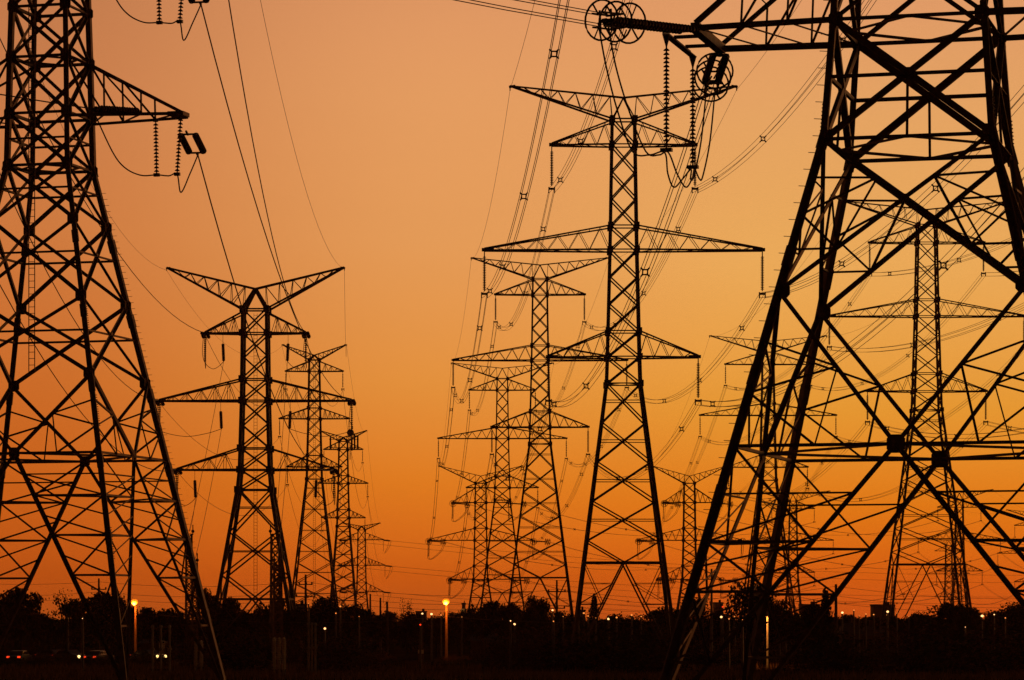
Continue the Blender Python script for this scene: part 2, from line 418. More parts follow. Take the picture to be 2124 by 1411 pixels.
    def jumper(s, pts, r=.03, off=0):             # slack loop through world points (smoothed)
        P = [s.Lc(p) for p in pts]; mb = MB(); out = []
        P = [P[0]] + P + [P[-1]]
        for i in range(1, len(P) - 2):
            for j in range(6):
                t = j / 6; a, b, c, d_ = P[i - 1:i + 3]
                out.append(.5 * ((2 * b) + (-a + c) * t + (2 * a - 5 * b + 4 * c - d_) * t * t + (-a + 3 * b - 3 * c + d_) * t ** 3))
        out.append(P[-2]); mb.tube([p + Vector((off, 0, 0)) for p in out], r, 5)
        mb.build('jumper_cable', WIRE, s.e)
    def done(s): s.br.build('bracing', s.m, s.e)

def para(a, b, sag, n=18):
    a, b = Vector(a), Vector(b)
    return [a.lerp(b, i / n) - Vector((0, 0, 4 * sag * (i / n) * (1 - i / n))) for i in range(n + 1)]
def wire(a, b, sag, label, r=.03, n=20, group='single overhead wires', name='overhead_wire', clip=None):
    p = para(a, b, sag, n)
    if clip: p = p[:int(len(p) * clip)]
    mb = MB(); mb.tube(p, r, 4); o = mb.build(name, WIRE); return tag(o, label, 'overhead wire', group)
def bundle(a, b, sag, label, r=.022, sp=.23, spacers=(), n=22, four=True, ssz=1.0):
    a = Vector(a); b = Vector(b); e = thing('conductor_bundle', label, 'power line', a, 0, 'bundled power conductors strung between pylons')
    P = para(a, b, sag, n); dx = (b - a).cross(Vector((0, 0, 1))).normalized()
    offs = [(-1, -1), (1, -1), (1, 1), (-1, 1)] if four else [(-1, 0), (1, 0)]
    for i, j in offs:
        mb = MB(); mb.tube([p - a + dx * i * sp + Vector((0, 0, j * sp)) for p in P], r, 4); mb.build('conductor', WIRE, e)
    u = (b - a).normalized()
    for t in spacers:
        f = t * n; i = int(f); p = P[i].lerp(P[min(i + 1, n)], f - i) - a; mb = MB(); q = sp * .62; rr = .035 * ssz
        c = [p + dx * i * q + Vector((0, 0, j * q)) for i, j in ((-1, -1), (1, -1), (1, 1), (-1, 1))]
        for k in range(4):
            mb.bar(c[k], c[(k + 1) % 4], rr * 2)
            o = p + (c[k] - p) * 1.85; mb.bar(c[k], o, rr * 2.4)
        mb.build('spacer', FIT, e)
    return e

# ---------------------------------------------------------------- ground
def ground():
    mb = MB(); xs = [-4000, -2000, -1000, -400, -200, -100, -50, 0, 50, 100, 200, 400, 1000, 2000, 4000]; ys = [-1000, -500, 0, 100, 200, 300, 400, 500, 700, 900, 1200, 1800, 3000, 4500, 6000]
    for y in ys:
        for x in xs: mb.v.append(Vector((x, y, 0)))
    m = len(xs)
    for j in range(len(ys) - 1):
        for i in range(m - 1): mb.f.append((j * m + i, j * m + i + 1, (j + 1) * m + i + 1, (j + 1) * m + i))
    tag(mb.build('ground', GROUND), kind='structure')
ground()
rb = MB(); rb.box((-120, 372, .004), 230, 9, .008); tag(rb.build('road', ASPH), kind='structure')

# ---------------------------------------------------------------- the two huge near pylons
T15 = R(-15)
# right-hand near pylon
N2 = Tower('huge near lattice pylon cropped by the right edge, with ringed insulators on its lower arm', 0, 140.6, T15, leg=.32, dg=.19, sec=.095, fine=True, mat=STEEL, X=17.45, name='strain_pylon')
N2.prof = [(0, 9.75), (25.2, 3.53), (30.3, 3.17), (58, 1.9)]; N2.waist = 25; N2.bolts = (((-1, -1), 3, 33, .72, .46),)
N2.legs()
N2.dg = .29; N2.panelX(25.2, 30.3, vert=True); N2.dg = .19
for k in range(4):
    for q in (25.2, 27.85): N2.mem(N2.face(k, -1, q), N2.face(k, 1, q), .16)
N2.panelX(18.7, 25.2, sub=True)
N2.panelV(12.15, 18.7); N2.panelFoot(12.15, (8.15, 6.1, 3.2))
for z in (12.15, 25.2, 30.3): N2.plan(z)
N2.sec_ = None
zz = 30.3
while zz < 57: N2.panelX(zz, min(zz + 4.6, 58), hb=True); zz += 4.6
for side in (-1, 1):
    N2.arm('low', side, 30.3, 35.6, 9.2, e=2.75, n=3, chord=.26, box=True)
    N2.arm('mid', side, 41, 45, 14.6, e=1.5, n=6, chord=.24, box=True)
    N2.arm('up', side, 51, 55, 8.6, e=1.5, n=4, chord=.24, box=True)
N2.crown(58, 60.5, 62.5, 11)
# outer beam beyond the arm end that carries the two hanging strings
for side in (-1, 1):
    ob = MB()
    ob.ang((side * 10.47, -2.9, 30.15), (side * 10.47, 2.9, 30.15), .30)
    for y in (-1.2, 1.2): ob.bar((side * 9.2, y, 30.2), (side * 10.47, y, 30.2), .14)
    ob.build('outrigger_beam', STEEL, N2.e)
hang2 = []
for side in (-1, 1):
    for y in (-2.75, 2.75):
        a = Vector((side * 10.47, y, 30.0)); b = a - Vector((0, 0, 4.9)); mb = MB()
        mb.lathe(a, a - Vector((0, 0, .45)), [(0, .17), (.6, .09), (1, .04)], 8)
        string(mb, a - Vector((0, 0, .4)), b, .14, 24, 10, core=.25); o = mb.build('insulator_string', INSU, N2.e)
        ft = MB(); ft.box(b, .5, .3, .14); ft.build('clamp', FIT, o)
        if side < 0: hang2.append(N2.W(b - Vector((0, 0, .1))))
# step bolts on the outer legs
N2.done()
# left-hand near pylon
N1 = Tower('tall near lattice pylon cropped by the left edge, a ladder running up inside it', 0, 228, T15, leg=.42, dg=.235, sec=.12, fine=True, mat=STEEL, X=-32.1, name='strain_pylon')
N1.prof = [(0, 9.4), (36.3, 2.26), (43.8, 2.1), (66, 1.5)]; N1.waist = 36; N1.bolts = (((1, 1), 10, 35, .42, .5),)
N1.legs()
for a, b in ((32.4, 36.3), (27.0, 32.4), (21.6, 27.0)): N1.panelX(a, b, horiz=True)
N1.panelV(16.2, 21.6); N1.panelFoot(16.2, (13.3, 10.6, 7.9, 4.5))
for z in (16.2, 36.3, 43.8): N1.plan(z)
zs = [36.3, 39.9, 43.8, 47.3, 50.8, 54.3, 57.8, 61.3, 66]
for a, b in zip(zs, zs[1:]): N1.panelX(a, b, hb=True, horiz=(a < 39))
for side in (-1, 1):
    N1.arm('low', side, 39.6, 43.8, 9.8, e=.9, n=3, chord=.2)
    N1.arm('mid', side, 50.1, 54.3, 10.0, e=.9, n=5, chord=.22)
    N1.arm('up', side, 59.9, 63.3, 10.6, e=.9, n=4, chord=.22)
N1.crown(66, 68.5, 71, 11)
N1.ladder(22.2, 64, u=-1.4)
N1.done()

# ---------------------------------------------------------------- suspension and strain pylons further off
S_REL = dict(tip=15.4, apex=14.3, top=12.2, ub=9.83, ut=12.1, mt=2.25, lb=-10.0, lt=-7.6, waist=-12.5, w=(1.05, 1.25, 1.5, 1.58))
L_REL = dict(tip=18.0, apex=15.1, top=12.3, ub=9.1, ut=11.9, mt=2.9, lb=-9.3, lt=-6.4, waist=-12.0, w=(1.6, 1.75, 2.0, 2.25))
T_REL = dict(tip=18.6, apex=16.0, top=14.2, ub=9.4, ut=13.0, mt=3.0, lb=-9.7, lt=-6.4, waist=-10.2, w=(1.3, 1.5, 1.75, 1.85))
def pylon(label, cx, mpp, midrow, spans, rel=S_REL, slope=.127, kz=10.2, rot=0, hangs=True, hl=3.9, thick=1, fine=False, vee=False, lad=False, m=STEELF, wk=1, ph=2.45, fh=3.1, secw=.06, dgw=None, chord=.155):
    Yd = mpp * F; t = Tower(label, cx, Yd, rot, leg=.29 * thick, dg=dgw or .125 * thick, sec=secw, fine=fine, mat=m); t.posts = vee; t.chord = chord
    zm = ZR(midrow, Yd); g = lambda k: zm + rel[k]; ww = [x * wk for x in rel['w']]
    zw = g('waist')
    if zw < kz + 3: kz = zw * .5
    t.waist = zw - .1
    t.prof = [(0, ww[3] + slope * zw), (zw, ww[3]), (g('lb'), ww[2]), (zm, ww[1]), (g('top'), ww[0])]
    t.prof.sort(key=lambda p: p[0]); t.nodes = (g('top'), g('ub'), zm + rel['mt'], zm, g('lt'), g('lb'), zw); t.legs()
    keys = sorted({g('top'), g('ub'), zm + rel['mt'], zm, g('lt'), g('lb'), zw})
    for a, b in zip(keys, keys[1:]):
        n = max(1, round((b - a) / ph))
        for i in range(n): t.panelX(a + (b - a) * i / n, a + (b - a) * (i + 1) / n, hb=(i == 0 and (b - a) > .5))
    n = max(2, round((zw - kz) / fh)); hs = (zw - kz) / (n - .45); z = zw
    for i in range(n - 1):
        t.panelX(z - hs, z, horiz=True); z -= hs
    for k in range(4):
        M = t.face(k, 0, kz); t.mem(t.face(k, -1, kz), t.face(k, 1, kz), t.dg * 1.2)
        for q in (-1, 1): t.mem(t.face(k, q, z), M, t.dg)
    t.panelFoot(kz, (kz * .62, kz * .3)); t.plan(kz); t.plan(zw)
    for side in (-1, 1):
        t.arm('up', side, g('ub'), g('ut'), spans[1], n=4); t.arm('mid', side, zm, zm + rel['mt'], spans[2], n=6); t.arm('low', side, g('lb'), g('lt'), spans[3], n=4)
        if hangs:
            for k in ('up', 'mid', 'low'): t.hang(k, side, hl, r=.17 if mpp < .09 else .15, n=20 if mpp < .09 else 9, k=6)
    t.crown(g('top'), g('apex'), g('tip'), spans[0], vee=vee)
    if fine or lad: t.ladder(kz, g('top') - .5)
    t.zm = zm; t.done()
    return t

C1 = pylon('tallest centre pylon, sharp and dark, its two wide crossarms level with hanging ribbed insulators', 1293, .0451, 520, (10.6, 6.7, 13.0, 7.0), thick=1.05)
C2 = pylon('second centre pylon, directly left of and behind the tallest centre one', 1120, .0722, 748, (10.3, 6.65, 13.0, 7.2), thick=1.0, kz=11.1, secw=.07)
C3 = pylon('third and smallest hanging-insulator pylon of the centre row, partly behind the second', 1042, .098, 910, (10.4, 6.7, 13.0, 7.2), thick=1.0, secw=.08)
R1 = pylon('pale lattice pylon seen through the legs of the huge right pylon', 1922, .0644, 657, (11.0, 7.6, 13.0, 7.9), thick=1.0, wk=1.15, kz=12.2)
R2 = pylon('slim lattice pylon behind the left legs of the huge right pylon', 1593, .093, 862, (11.3, 8.2, 13.1, 7.6), thick=1.0)
R3 = pylon('small distant pylon low between the left legs of the huge right pylon', 1645, .15, 1121, (11.5, 6.6, 12.5, 6.6), thick=1.15, slope=.10, chord=.2, secw=.09)
R4 = pylon('small distant pylon just right of the pale one and reaching past its legs', 1990, .15, 1118, (10.5, 6.7, 12.8, 7.1), thick=1.15, slope=.10, chord=.2, secw=.09)
R5 = pylon('tiny far pylon framed between the lower legs of the pale pylon', 1968, .21, 1190, (7, 6, 9, 6), thick=1.2, slope=.05, wk=1.2, hangs=False)
R6 = pylon('distant pylon half cut off by the right edge above the horizon', 2152, .17, 1148, (11, 8, 14, 8), thick=1.15, slope=.1, chord=.2, secw=.09)
L2 = pylon('large left pylon with V-shaped head and heavy dark lattice, ladder up the middle', 530, .065, 832, (12.0, 6.8, 13.0, 10.6), rel=L_REL, slope=.165, hangs=False, thick=1.6, vee=True, lad=True, rot=R(-1), kz=7.6, ph=3.1, fh=4.4, secw=.09, chord=.24, dgw=.2)
L3 = pylon('slender pylon right behind the large V-headed left pylon', 652, .10, 869, (6.7, 5.9, 7.2, 5.6), rel=dict(S_REL, apex=13.2, ut=11.9), slope=.115, thick=1.2, vee=True, lad=True, hl=3.5, kz=5.5, fh=4.2, ph=2.8, chord=.19, secw=.08)
L4 = pylon('distant left pylon carrying round dish and panel antennas near its top', 712, .14, 1003, (6.9, 5.6, 7.1, 6.3), rel=dict(S_REL, apex=13.4), slope=.08, thick=1.5, vee=True, hl=3.6, wk=1.15, chord=.24, secw=.1)
L5 = pylon('smallest pylon of the left row, furthest right of it', 750, .177, 1173, (6.9, 8, 8.6, 8), rel=dict(T_REL, tip=15.6, apex=14.4, top=13.0, ut=12), slope=.09, thick=1.35, hangs=False, vee=True, chord=.26, secw=.11)
T1 = pylon('short strain pylon with ringed insulators, left of the centre row', 997, .12, 1121, (10.5, 7.0, 13.0, 7.8), rel=T_REL, slope=.16, hangs=False, thick=1.3, chord=.2, secw=.085)
T2 = pylon('short strain pylon with ringed insulators between the tallest centre pylon and the huge right one', 1430, .12, 1121, (9.4, 6.5, 12.9, 7.8), rel=T_REL, slope=.16, hangs=False, thick=1.3, chord=.2, secw=.085)

# antennas on L4
def antennas():
    z = L4.zm + 11.5
    for x, dz, h in ((-3.6, 0, 3.6), (2.6, 0, 4.2), (3.4, .6, 4.6), (4.3, .2, 4)):
        mb = MB(); mb.box((x, -2.2, z + dz), .5, .3, h); mb.build('panel_antenna', FIT, L4.e)
    mb = MB(); mb.lathe((2.2, -2.4, z + 3.1), (2.2, -1.9, z + 3.1), [(0, 1.0), (.3, 1.05), (1, .3)], 14); mb.build('dish_antenna', FIT, L4.e)
    mb = MB()
    for dz in (-1.2, 1.2): mb.bar((-4, -1.9, z + dz), (4.6, -1.9, z + dz), .16)
    for dz in (-1.2, 1.2):
        for x in (-1, 1): mb.bar((x, -1.9, z + dz), (x, 0, z + dz), .14)
    mb.build('antenna_frame', STEELF, L4.e)
antennas()

# ---------------------------------------------------------------- conductors
def nm(side): return 'left' if side < 0 else 'right'
LVN = dict(up='upper', mid='middle', low='lower')
# strain strings and wires of the huge right pylon toward the tallest centre pylon
for lv in ('low', 'mid', 'up'):
    for side in (-1, 1):
        tgt = C1.W(C1.tip[lv + '_c', side]); e = 2.75 if lv == 'low' else 1.5
        tip = N2.tip[lv, side]; far = tip + Vector((0, e, 0)); near = tip + Vector((0, -e, 0))
        B = N2.strain(far, tgt, 4.6, drop=.14, ring=.82 if lv == 'low' else .7, n=24, r=.17, k=10)
        bundle(B, tgt, 4.6, f'four-wire bundle, {LVN[lv]} {nm(side)} arm of huge right pylon to tallest centre pylon', spacers=(.2, .45, .7, .9) if lv != 'low' else (.25, .62, .93), ssz=1.1)
        W0 = N2.W(near); tg = Vector((W0.x - 88, W0.y - 118, W0.z + 9.5))
        A = N2.strain(near, tg, 6.9, drop=.08, ring=.82, n=24, r=.17, k=10)
        bundle(A, tg, 4.2, f'four-wire bundle leaving {LVN[lv]} {nm(side)} arm of huge right pylon toward the viewer', r=.02, sp=.23, four=True)
        if side < 0 and lv == 'low':
            h1, h2 = hang2
            for off in (-.2, .2):
                m1 = A.lerp(h1, .45) + Vector((-.3, 0, -1.2)); m2 = A.lerp(h1, .8) + Vector((-.1, 0, -1.25))
                N2.jumper([A + Vector((off, 0, -.1)), A.lerp(h1, .12) + Vector((off, 0, -1.2)), A.lerp(h1, .31) + Vector((off * 1.2, 0, -2.0)), A.lerp(h1, .56) + Vector((off * 1.4, 0, -2.35)), A.lerp(h1, .8) + Vector((off, 0, -1.2)), h1 + Vector((off * .4, 0, 0)),
                           h1.lerp(h2, .22) + Vector((off, 0, -.75)), h1.lerp(h2, .5) + Vector((off * 1.3, 0, -1.15)), h1.lerp(h2, .8) + Vector((off, 0, -.55)), h2 + Vector((off * .4, 0, 0)),
                           h2.lerp(B, .12) + Vector((off, 0, -.9)), h2.lerp(B, .3) + Vector((off, 0, -1.5)), B.lerp(h2, .45) + Vector((off + .12, 0, -.9)), B + Vector((off, 0, -.2))], r=.038)
for side in (-1, 1):
    wire(N2.W(N2.tip['peak', side]), C1.W(C1.tip['peak', side]), 3.2, f'thin earth wire, {nm(side)} head tip of huge right pylon to tallest centre pylon', r=.018)
def line(A, B, an, bn, sag, spacers=(.1, .35, .62, .9), four=True, r=.022, n=16, sp=.23, earth=True, levels=('up', 'mid', 'low'), sides=(-1, 1)):
    for lv in levels:
        for side in sides:
            a = A.W(A.tip.get((lv + '_c', side), A.tip[lv, side])); b = B.W(B.tip.get((lv + '_c', side), B.tip[lv, side]))
            bundle(a, b, sag, f'spaced cable bundle, {LVN[lv]} {nm(side)} arms, {an} to {bn}', r=r, sp=sp, spacers=spacers, four=four, n=n, ssz=1.25)
    if earth:
        for side in sides: wire(A.W(A.tip['peak', side]), B.W(B.tip['peak', side]), sag * .7, f'thin earth wire, {nm(side)} head tips, {an} to {bn}', r=.017)
line(C1, C2, 'tallest centre', 'second centre pylon', 5.2)
line(C2, C3, 'second centre', 'third centre pylon', 5.2)
# ghost end points for lines that leave the picture toward the viewer
def strain_pair(t, lv, side, prev, nxt, Ln=4.2, ring=.75, r=.15, depth=4.3, double=True, n=10, jr=.05):
    tip = t.tip[lv, side]; A = t.strain(tip, prev, Ln, ring=ring, r=r, n=n, double=double, k=6); B = t.strain(tip, nxt, Ln, ring=ring, r=r, n=n, double=double, k=6)
    lo = (A + B) / 2; T = t.W(tip)
    for off in (0,) if not double else (-.18, .18):
        t.jumper([A, A.lerp(T, .25) - Vector((0, 0, depth * .55)), A.lerp(T, .75) - Vector((0, 0, depth)), B.lerp(T, .75) - Vector((0, 0, depth)), B.lerp(T, .25) - Vector((0, 0, depth * .55)), B], r=jr, off=off)
    mb = MB(); a = tip + Vector((0, 0, 0)); string(mb, a, a - Vector((0, 0, depth * .92)), .12, 9, 6); mb.build('insulator_string', INSU, t.e)
    return A, B
for (t, prev, nxt, an, pn, nn) in ((T1, C3, R3, 'left short strain pylon', 'third centre pylon', 'far pylon'),
                                   (T2, R2, R4, 'right short strain pylon', 'slim right pylon', 'far pylon')):
    for lv in ('up', 'mid', 'low'):
        for side in (-1, 1):
            p = prev.W(prev.tip[lv + '_c', side]); q = nxt.W(nxt.tip[lv + '_c', side])
            A, B = strain_pair(t, lv, side, p, Vector((q.x + 150, q.y - 150, q.z)), ring=.8, r=.19)
            bundle(p, A, 5, f'spaced cable bundle, {pn} to {LVN[lv]} {nm(side)} arm of {an}', spacers=(.12, .4, .7, .93), four=True, r=.022, n=14, ssz=1.3)
            bundle(B, q, 6, f'paired cables, {LVN[lv]} {nm(side)} arm of {an} to {nn}', spacers=(.3, .6, .85), four=False, r=.03, n=16, ssz=1.4)
    for side in (-1, 1): wire(prev.W(prev.tip['peak', side]), t.W(t.tip['peak', side]), 3.5, f'thin earth wire, {pn} to {nm(side)} head tip of {an}', r=.018)
line(R1, R2, 'pale pylon', 'slim right pylon', 5.5)
line(R4, R6, 'small distant pylon', 'right-edge pylon', 5, spacers=(.4,), four=False, r=.035)
line(R3, R5, 'the small distant pylon between the right legs', 'the tiny far pylon', 7, spacers=(), four=False, r=.035, earth=False, levels=('up', 'mid')) if False else None
# the pale pylon's line coming from the right foreground
for lv in ('up', 'mid', 'low'):
    for side in (-1, 1):
        a = R1.W(R1.tip[lv + '_c', side]); b = a + Vector((14, -210, -2 if lv == 'low' else 0))
        bundle(b, a, 5.6, f'four-wire bundle sweeping from upper right to {LVN[lv]} {nm(side)} arm of pale pylon', spacers=(.3, .5, .72, .93), ssz=1.25)

# left row: near left pylon -> V-headed pylon -> slender -> antenna pylon -> smallest
def single(a, b, sag, label, r=.035): return wire(a, b, sag, label, r=r, group='single power cables of the left row')
for lv in ('low', 'mid', 'up'):
    for side in (-1, 1):
        tip1 = N1.tip[lv, side]; tip2 = L2.tip[lv, side]
        tgt = L2.W(tip2)
        B = N1.strain(tip1 + Vector((0, .6, -.85)), tgt + Vector((42, 0, 0)), 3.2, drop=.42, r=.25, n=14, sep=.52, k=10)
        P0 = N1.W(tip1); tg = Vector((P0.x - 60, P0.y - 62, P0.z + 6))
        A = N1.strain(tip1 + Vector((-side * 2.7, -.8, .35)), tg, 4.4, drop=.06, r=.25, n=15, sep=.3, k=10)
        single(A, tg, 1.5, f'cable leaving {LVN[lv]} {nm(side)} arm of near left pylon toward the viewer', .045)
        A2 = L2.strain(tip2, B, 1.9, drop=-.05, r=.26, n=8, sep=.3, k=6)
        nt3 = L3.W(L3.tip[lv + '_c', side]); B2 = L2.strain(tip2, nt3, 2.2, drop=.1, r=.26, n=8, sep=.35, k=6)
        single(B, A2, 6.5, f'cable, {LVN[lv]} {nm(side)} arms, near left pylon to large V-headed pylon', .05)
        single(B2, nt3, 6, f'cable, {LVN[lv]} {nm(side)} arms, large V-headed pylon to slender pylon behind', .035)
        # hanging strings and jumper
        if lv != 'up' or True:
            hs = []
            for t_, sw in ((-2.0, 0), (-.15, -.35)):
                a = tip1 + Vector((side * t_, 0, .05)); b = a + Vector((sw * side, .2, -3.9)); mb = MB()
                string(mb, a, b, .19, 15, 10, core=.22); o = mb.build('insulator_string', INSU, N1.e); hs.append(N1.W(b))
                ft = MB(); ft.box(b, .4, .25, .22); ft.build('clamp', FIT, o)
            N1.jumper([A, A.lerp(hs[0], .3) + Vector((0, 0, -1.5)), A.lerp(hs[0], .5) + Vector((0, 0, -1.75)), A.lerp(hs[0], .75) + Vector((0, 0, -1.15)), hs[0], hs[0].lerp(hs[1], .6) + Vector((0, 0, -.1)), hs[1], hs[1].lerp(B, .25) + Vector((-.1, 0, -1.6)), hs[1].lerp(B, .55) + Vector((.1, 0, -.7)), B], r=.05)
        # jumper strings and loops on the V-headed pylon
        mb = MB(); a = tip2 + Vector((0, -.2, 0))
        string(mb, a, a + Vector((0, -.1, -3.8)), .2, 14, 6, core=.3); mb.build('insulator_string', INSU, L2.e)
        mb = MB(); a3 = tip2 + Vector((-side * 2.4, 0, -.7)) if lv != 'mid' else tip2 + Vector((-side * 8.3, 0, -.7)) if side < 0 or True else None
        string(mb, a3 - Vector((0, 0, .5)), a3 + Vector((-side * .1, 0, -2.9)), .24, 14, 6, core=.75)
        mb.bar(a3 + Vector((0, 0, .8)), a3 - Vector((0, 0, .5)), .05); mb.build('insulator_string', INSU, L2.e)
        bpt = L2.W(a3 + Vector((-side * .1, 0, -2.9))); jt = L2.W(a + Vector((0, -.1, -3.8)))
        L2.jumper([A2, A2.lerp(jt, .7) + Vector((-.3, 0, .3)), jt, jt.lerp(bpt, .4) + Vector((0, 0, -.9)), jt.lerp(bpt, .75) + Vector((0, 0, -.6)), bpt], r=.04)
        L2.jumper([jt, jt + Vector((.1, 0, -.7)), B2.lerp(jt, .4), B2], r=.04)
for side in (-1, 1):
    wire(N1.W(N1.tip['peak', side]), L2.W(L2.tip['peak', side]), 9, f'thin earth wire, near left pylon to {nm(side)} head tip of V-headed pylon', r=.02)
    wire(L2.W(L2.tip['peak', side]), L3.W(L3.tip['peak', side]), 6, f'thin earth wire, V-headed pylon to {nm(side)} head tip of slender pylon', r=.02)
def lsingle(A, B, an, bn, sag, r=.035):
    for lv in ('up', 'mid', 'low'):
        for side in (-1, 1):
            single(A.W(A.tip.get((lv + '_c', side), A.tip[lv, side])), B.W(B.tip.get((lv + '_c', side), B.tip[lv, side])), sag, f'cable, {LVN[lv]} {nm(side)} arms, {an} to {bn}', r)
    for side in (-1, 1): wire(A.W(A.tip['peak', side]), B.W(B.tip['peak', side]), sag * .7, f'thin earth wire, {nm(side)} head tips, {an} to {bn}', r=.02)
lsingle(L3, L4, 'slender left', 'antenna pylon', 8)
lsingle(L4, L5, 'antenna', 'smallest left pylon', 8)
# the smallest left pylon: strain strings reaching right, line running right behind everything
for lv in ('up', 'mid', 'low'):
    for side in (1, -1):
        q = L5.W(L5.tip[lv, side]); far = Vector((q.x + 520, q.y + 420, q.z - 2 + (6 if side > 0 else 0)))
        A, B = strain_pair(L5, lv, side, q + Vector((60, -80, 0)), far, ring=0, r=.3, Ln=3.6, depth=4.5, double=False, n=7, jr=.06)
        single(B, far, 12, f'long far cable running right from {LVN[lv]} {nm(side)} arm of smallest left pylon', .05)

# ---------------------------------------------------------------- switchyard masts and poles
def mast(label, cx, Yd, row_top, wpx, spikes, group='slim lattice masts of the switchyard'):
    H = ZR(row_top, Yd); e = thing('lattice_mast', label, 'mast', (XY(cx, Yd), Yd, 0), R(12), group); w = wpx / F * Yd / 2
    for sx in (-1, 1):
        for sy in (-1, 1):
            mb = MB(); mb.bar((sx * w, sy * w, 0), (sx * w * .8, sy * w * .8, H), .16); mb.build('leg', STEELF, e)
    mb = MB(); n = int(H / (w * 1.7))
    for i in range(n):
        z0 = H * i / n; z1 = H * (i + 1) / n; a = 1 - .2 * z0 / H; b = 1 - .2 * z1 / H
        for k in range(4):
            c = [(-1, -1), (1, -1), (1, 1), (-1, 1)]; p, q = c[k], c[(k + 1) % 4]
            mb.bar((p[0] * w * a, p[1] * w * a, z0), (q[0] * w * b, q[1] * w * b, z1), .09, caps=False); mb.bar((q[0] * w * a, q[1] * w * a, z0), (p[0] * w * b, p[1] * w * b, z1), .09, caps=False)
            mb.bar((p[0] * w * b, p[1] * w * b, z1), (q[0] * w * b, q[1] * w * b, z1), .09, caps=False)
    mb.build('bracing', STEELF, e)
    for dx in spikes:
        mb = MB(); mb.bar((dx, 0, H - .1), (dx, 0, H + 1.2), .12); mb.ball((dx, 0, H + .35), .22, 6, 4); mb.build('finial', FIT, e)
    return e, H
MASTS = []
for lab, cx, row, wp, sp_, Yd in (('slim lattice mast seen just behind the right leg of the near left pylon', 392, 1108, 14, (-.4, .5), 420),
                                  ('shorter lattice mast right beside the leg of the near left pylon', 404, 1168, 12, (.3,), 400),
                                  ('slim lattice mast against the right leg of the large V-headed pylon', 571, 1108, 20, (-.6, .6), 400),
                                  ('shorter lattice mast low against the right leg of the large V-headed pylon', 576, 1168, 18, (-.4, .4), 380)):
    MASTS.append((mast(lab, cx, Yd, row, wp, sp_), cx, Yd))
for (lv, side, mi) in (('up', -1, 0), ('mid', -1, 1), ('low', -1, 0), ('up', 1, 2), ('mid', 1, 3)):
    (e, H), cx, Yd = MASTS[mi]; a = L2.tip[lv, side] + (Vector((-side * 2.5, 0, -3.6)) if lv != 'mid' else Vector((-side * 8.4, 0, -3.6)))
    wire(L2.W(a), Vector((XY(cx, Yd), Yd, H + .3)), .8, f'thin dropper wire, {LVN[lv]} {nm(side)} arm of V-headed pylon down to a mast', r=.03, group='dropper wires to the switchyard masts')
def riser(label, cx, Yd, row, n, gap, ins=True):
    e = thing('cable_riser', label, 'riser frame', (XY(cx, Yd), Yd, 0), 0, 'cable riser frames in the switchyard'); H = ZR(row, Yd)
    for i in range(n):
        x = (i - (n - 1) / 2) * gap
        mb = MB()
        if ins:
            mb.bar((x, 0, 0), (x, 0, .5), .2); string(mb, (x, 0, .5), (x, 0, H), .2, 18, 8, core=.5); mb.build('post_insulator', PORC, e)
        else:
            mb.tube([(x, 0, 0), (x, 0, H)], .09, 6); mb.ball((x, 0, H + .12), .16, 6, 4); mb.box((x, 0, H * .55), .3, .3, .2); mb.build('riser_tube', CONC, e)
    mb = MB(); mb.bar((-gap * n / 2, .15, .45), (gap * n / 2, .15, .45), .2); mb.build('cross_beam', STEELF, e)
    return e
riser('three ribbed post insulators standing in the dark below the V-headed pylon', 579, 284, 1322, 3, .42)
riser('three thin parallel riser tubes right of the ribbed insulators', 647, 290, 1298, 3, .3, False)
riser('three spaced riser tubes near the left street lamp', 334, 290, 1303, 3, .75, False)
riser('two ribbed post insulators beside the right leg of the near left pylon', 412, 300, 1328, 2, .5)

def upole(label, px, rt, Yd, arms=(), r=.16, group='wooden utility poles', m=WOOD):
    e = thing('utility_pole', label, 'utility pole', (XY(px, Yd), Yd, 0), R(8), group); H = ZR(rt, Yd)
    mb = MB(); mb.lathe((0, 0, 0), (0, 0, H), [(0, r * 1.25), (1, r * .8)], 8); mb.build('shaft', m, e)
    for dz, L_ in arms:
        mb = MB(); mb.bar((-L_ / 2, 0, H - dz), (L_ / 2, 0, H - dz), .14); o = mb.build('crossbar', m, e)
        for q in (-.46, 0.05, .46):
            p = MB(); p.lathe((q * L_, 0, H - dz), (q * L_, 0, H - dz + .35), [(0, .09), (.5, .12), (1, .06)], 6); p.build('pin_insulator', INSU, o)
    return e, H
P1 = upole('utility pole with three crossbars left of the slender pylon legs', 634, 1192, 430, ((1.3, 1.8), (2.9, 2.6), (4.4, 2.0)))
P2 = upole('utility pole with crossbars in front of the second centre pylon', 1155, 1204, 470, ((1.6, 2.6), (4.0, 2.4), (6.0, 2.0)))
P3 = upole('plain thin pole left of the lone street lamp pole pair', 768, 1232, 520)
P4 = upole('plain leaning-looking thin pole, right one of the pair beside the smallest left pylon', 789, 1240, 480)
P8 = upole('short plain pole between the thin pole pair and the lone street lamp', 803, 1248, 410)
P5 = upole('tall bare wooden pole standing in the dark trees right of the huge right pylon legs', 1734, 1212, 460, ((9.5, .6),), r=.22)
P6 = upole('thin bare pole behind the lattice of the near left pylon', 205, 1200, 480, ((1.6, 2.2),))
P7 = upole('grey steel pole leaning against the view of the huge right pylon legs', 1476, 1180, 330, (), r=.12, m=CONC)
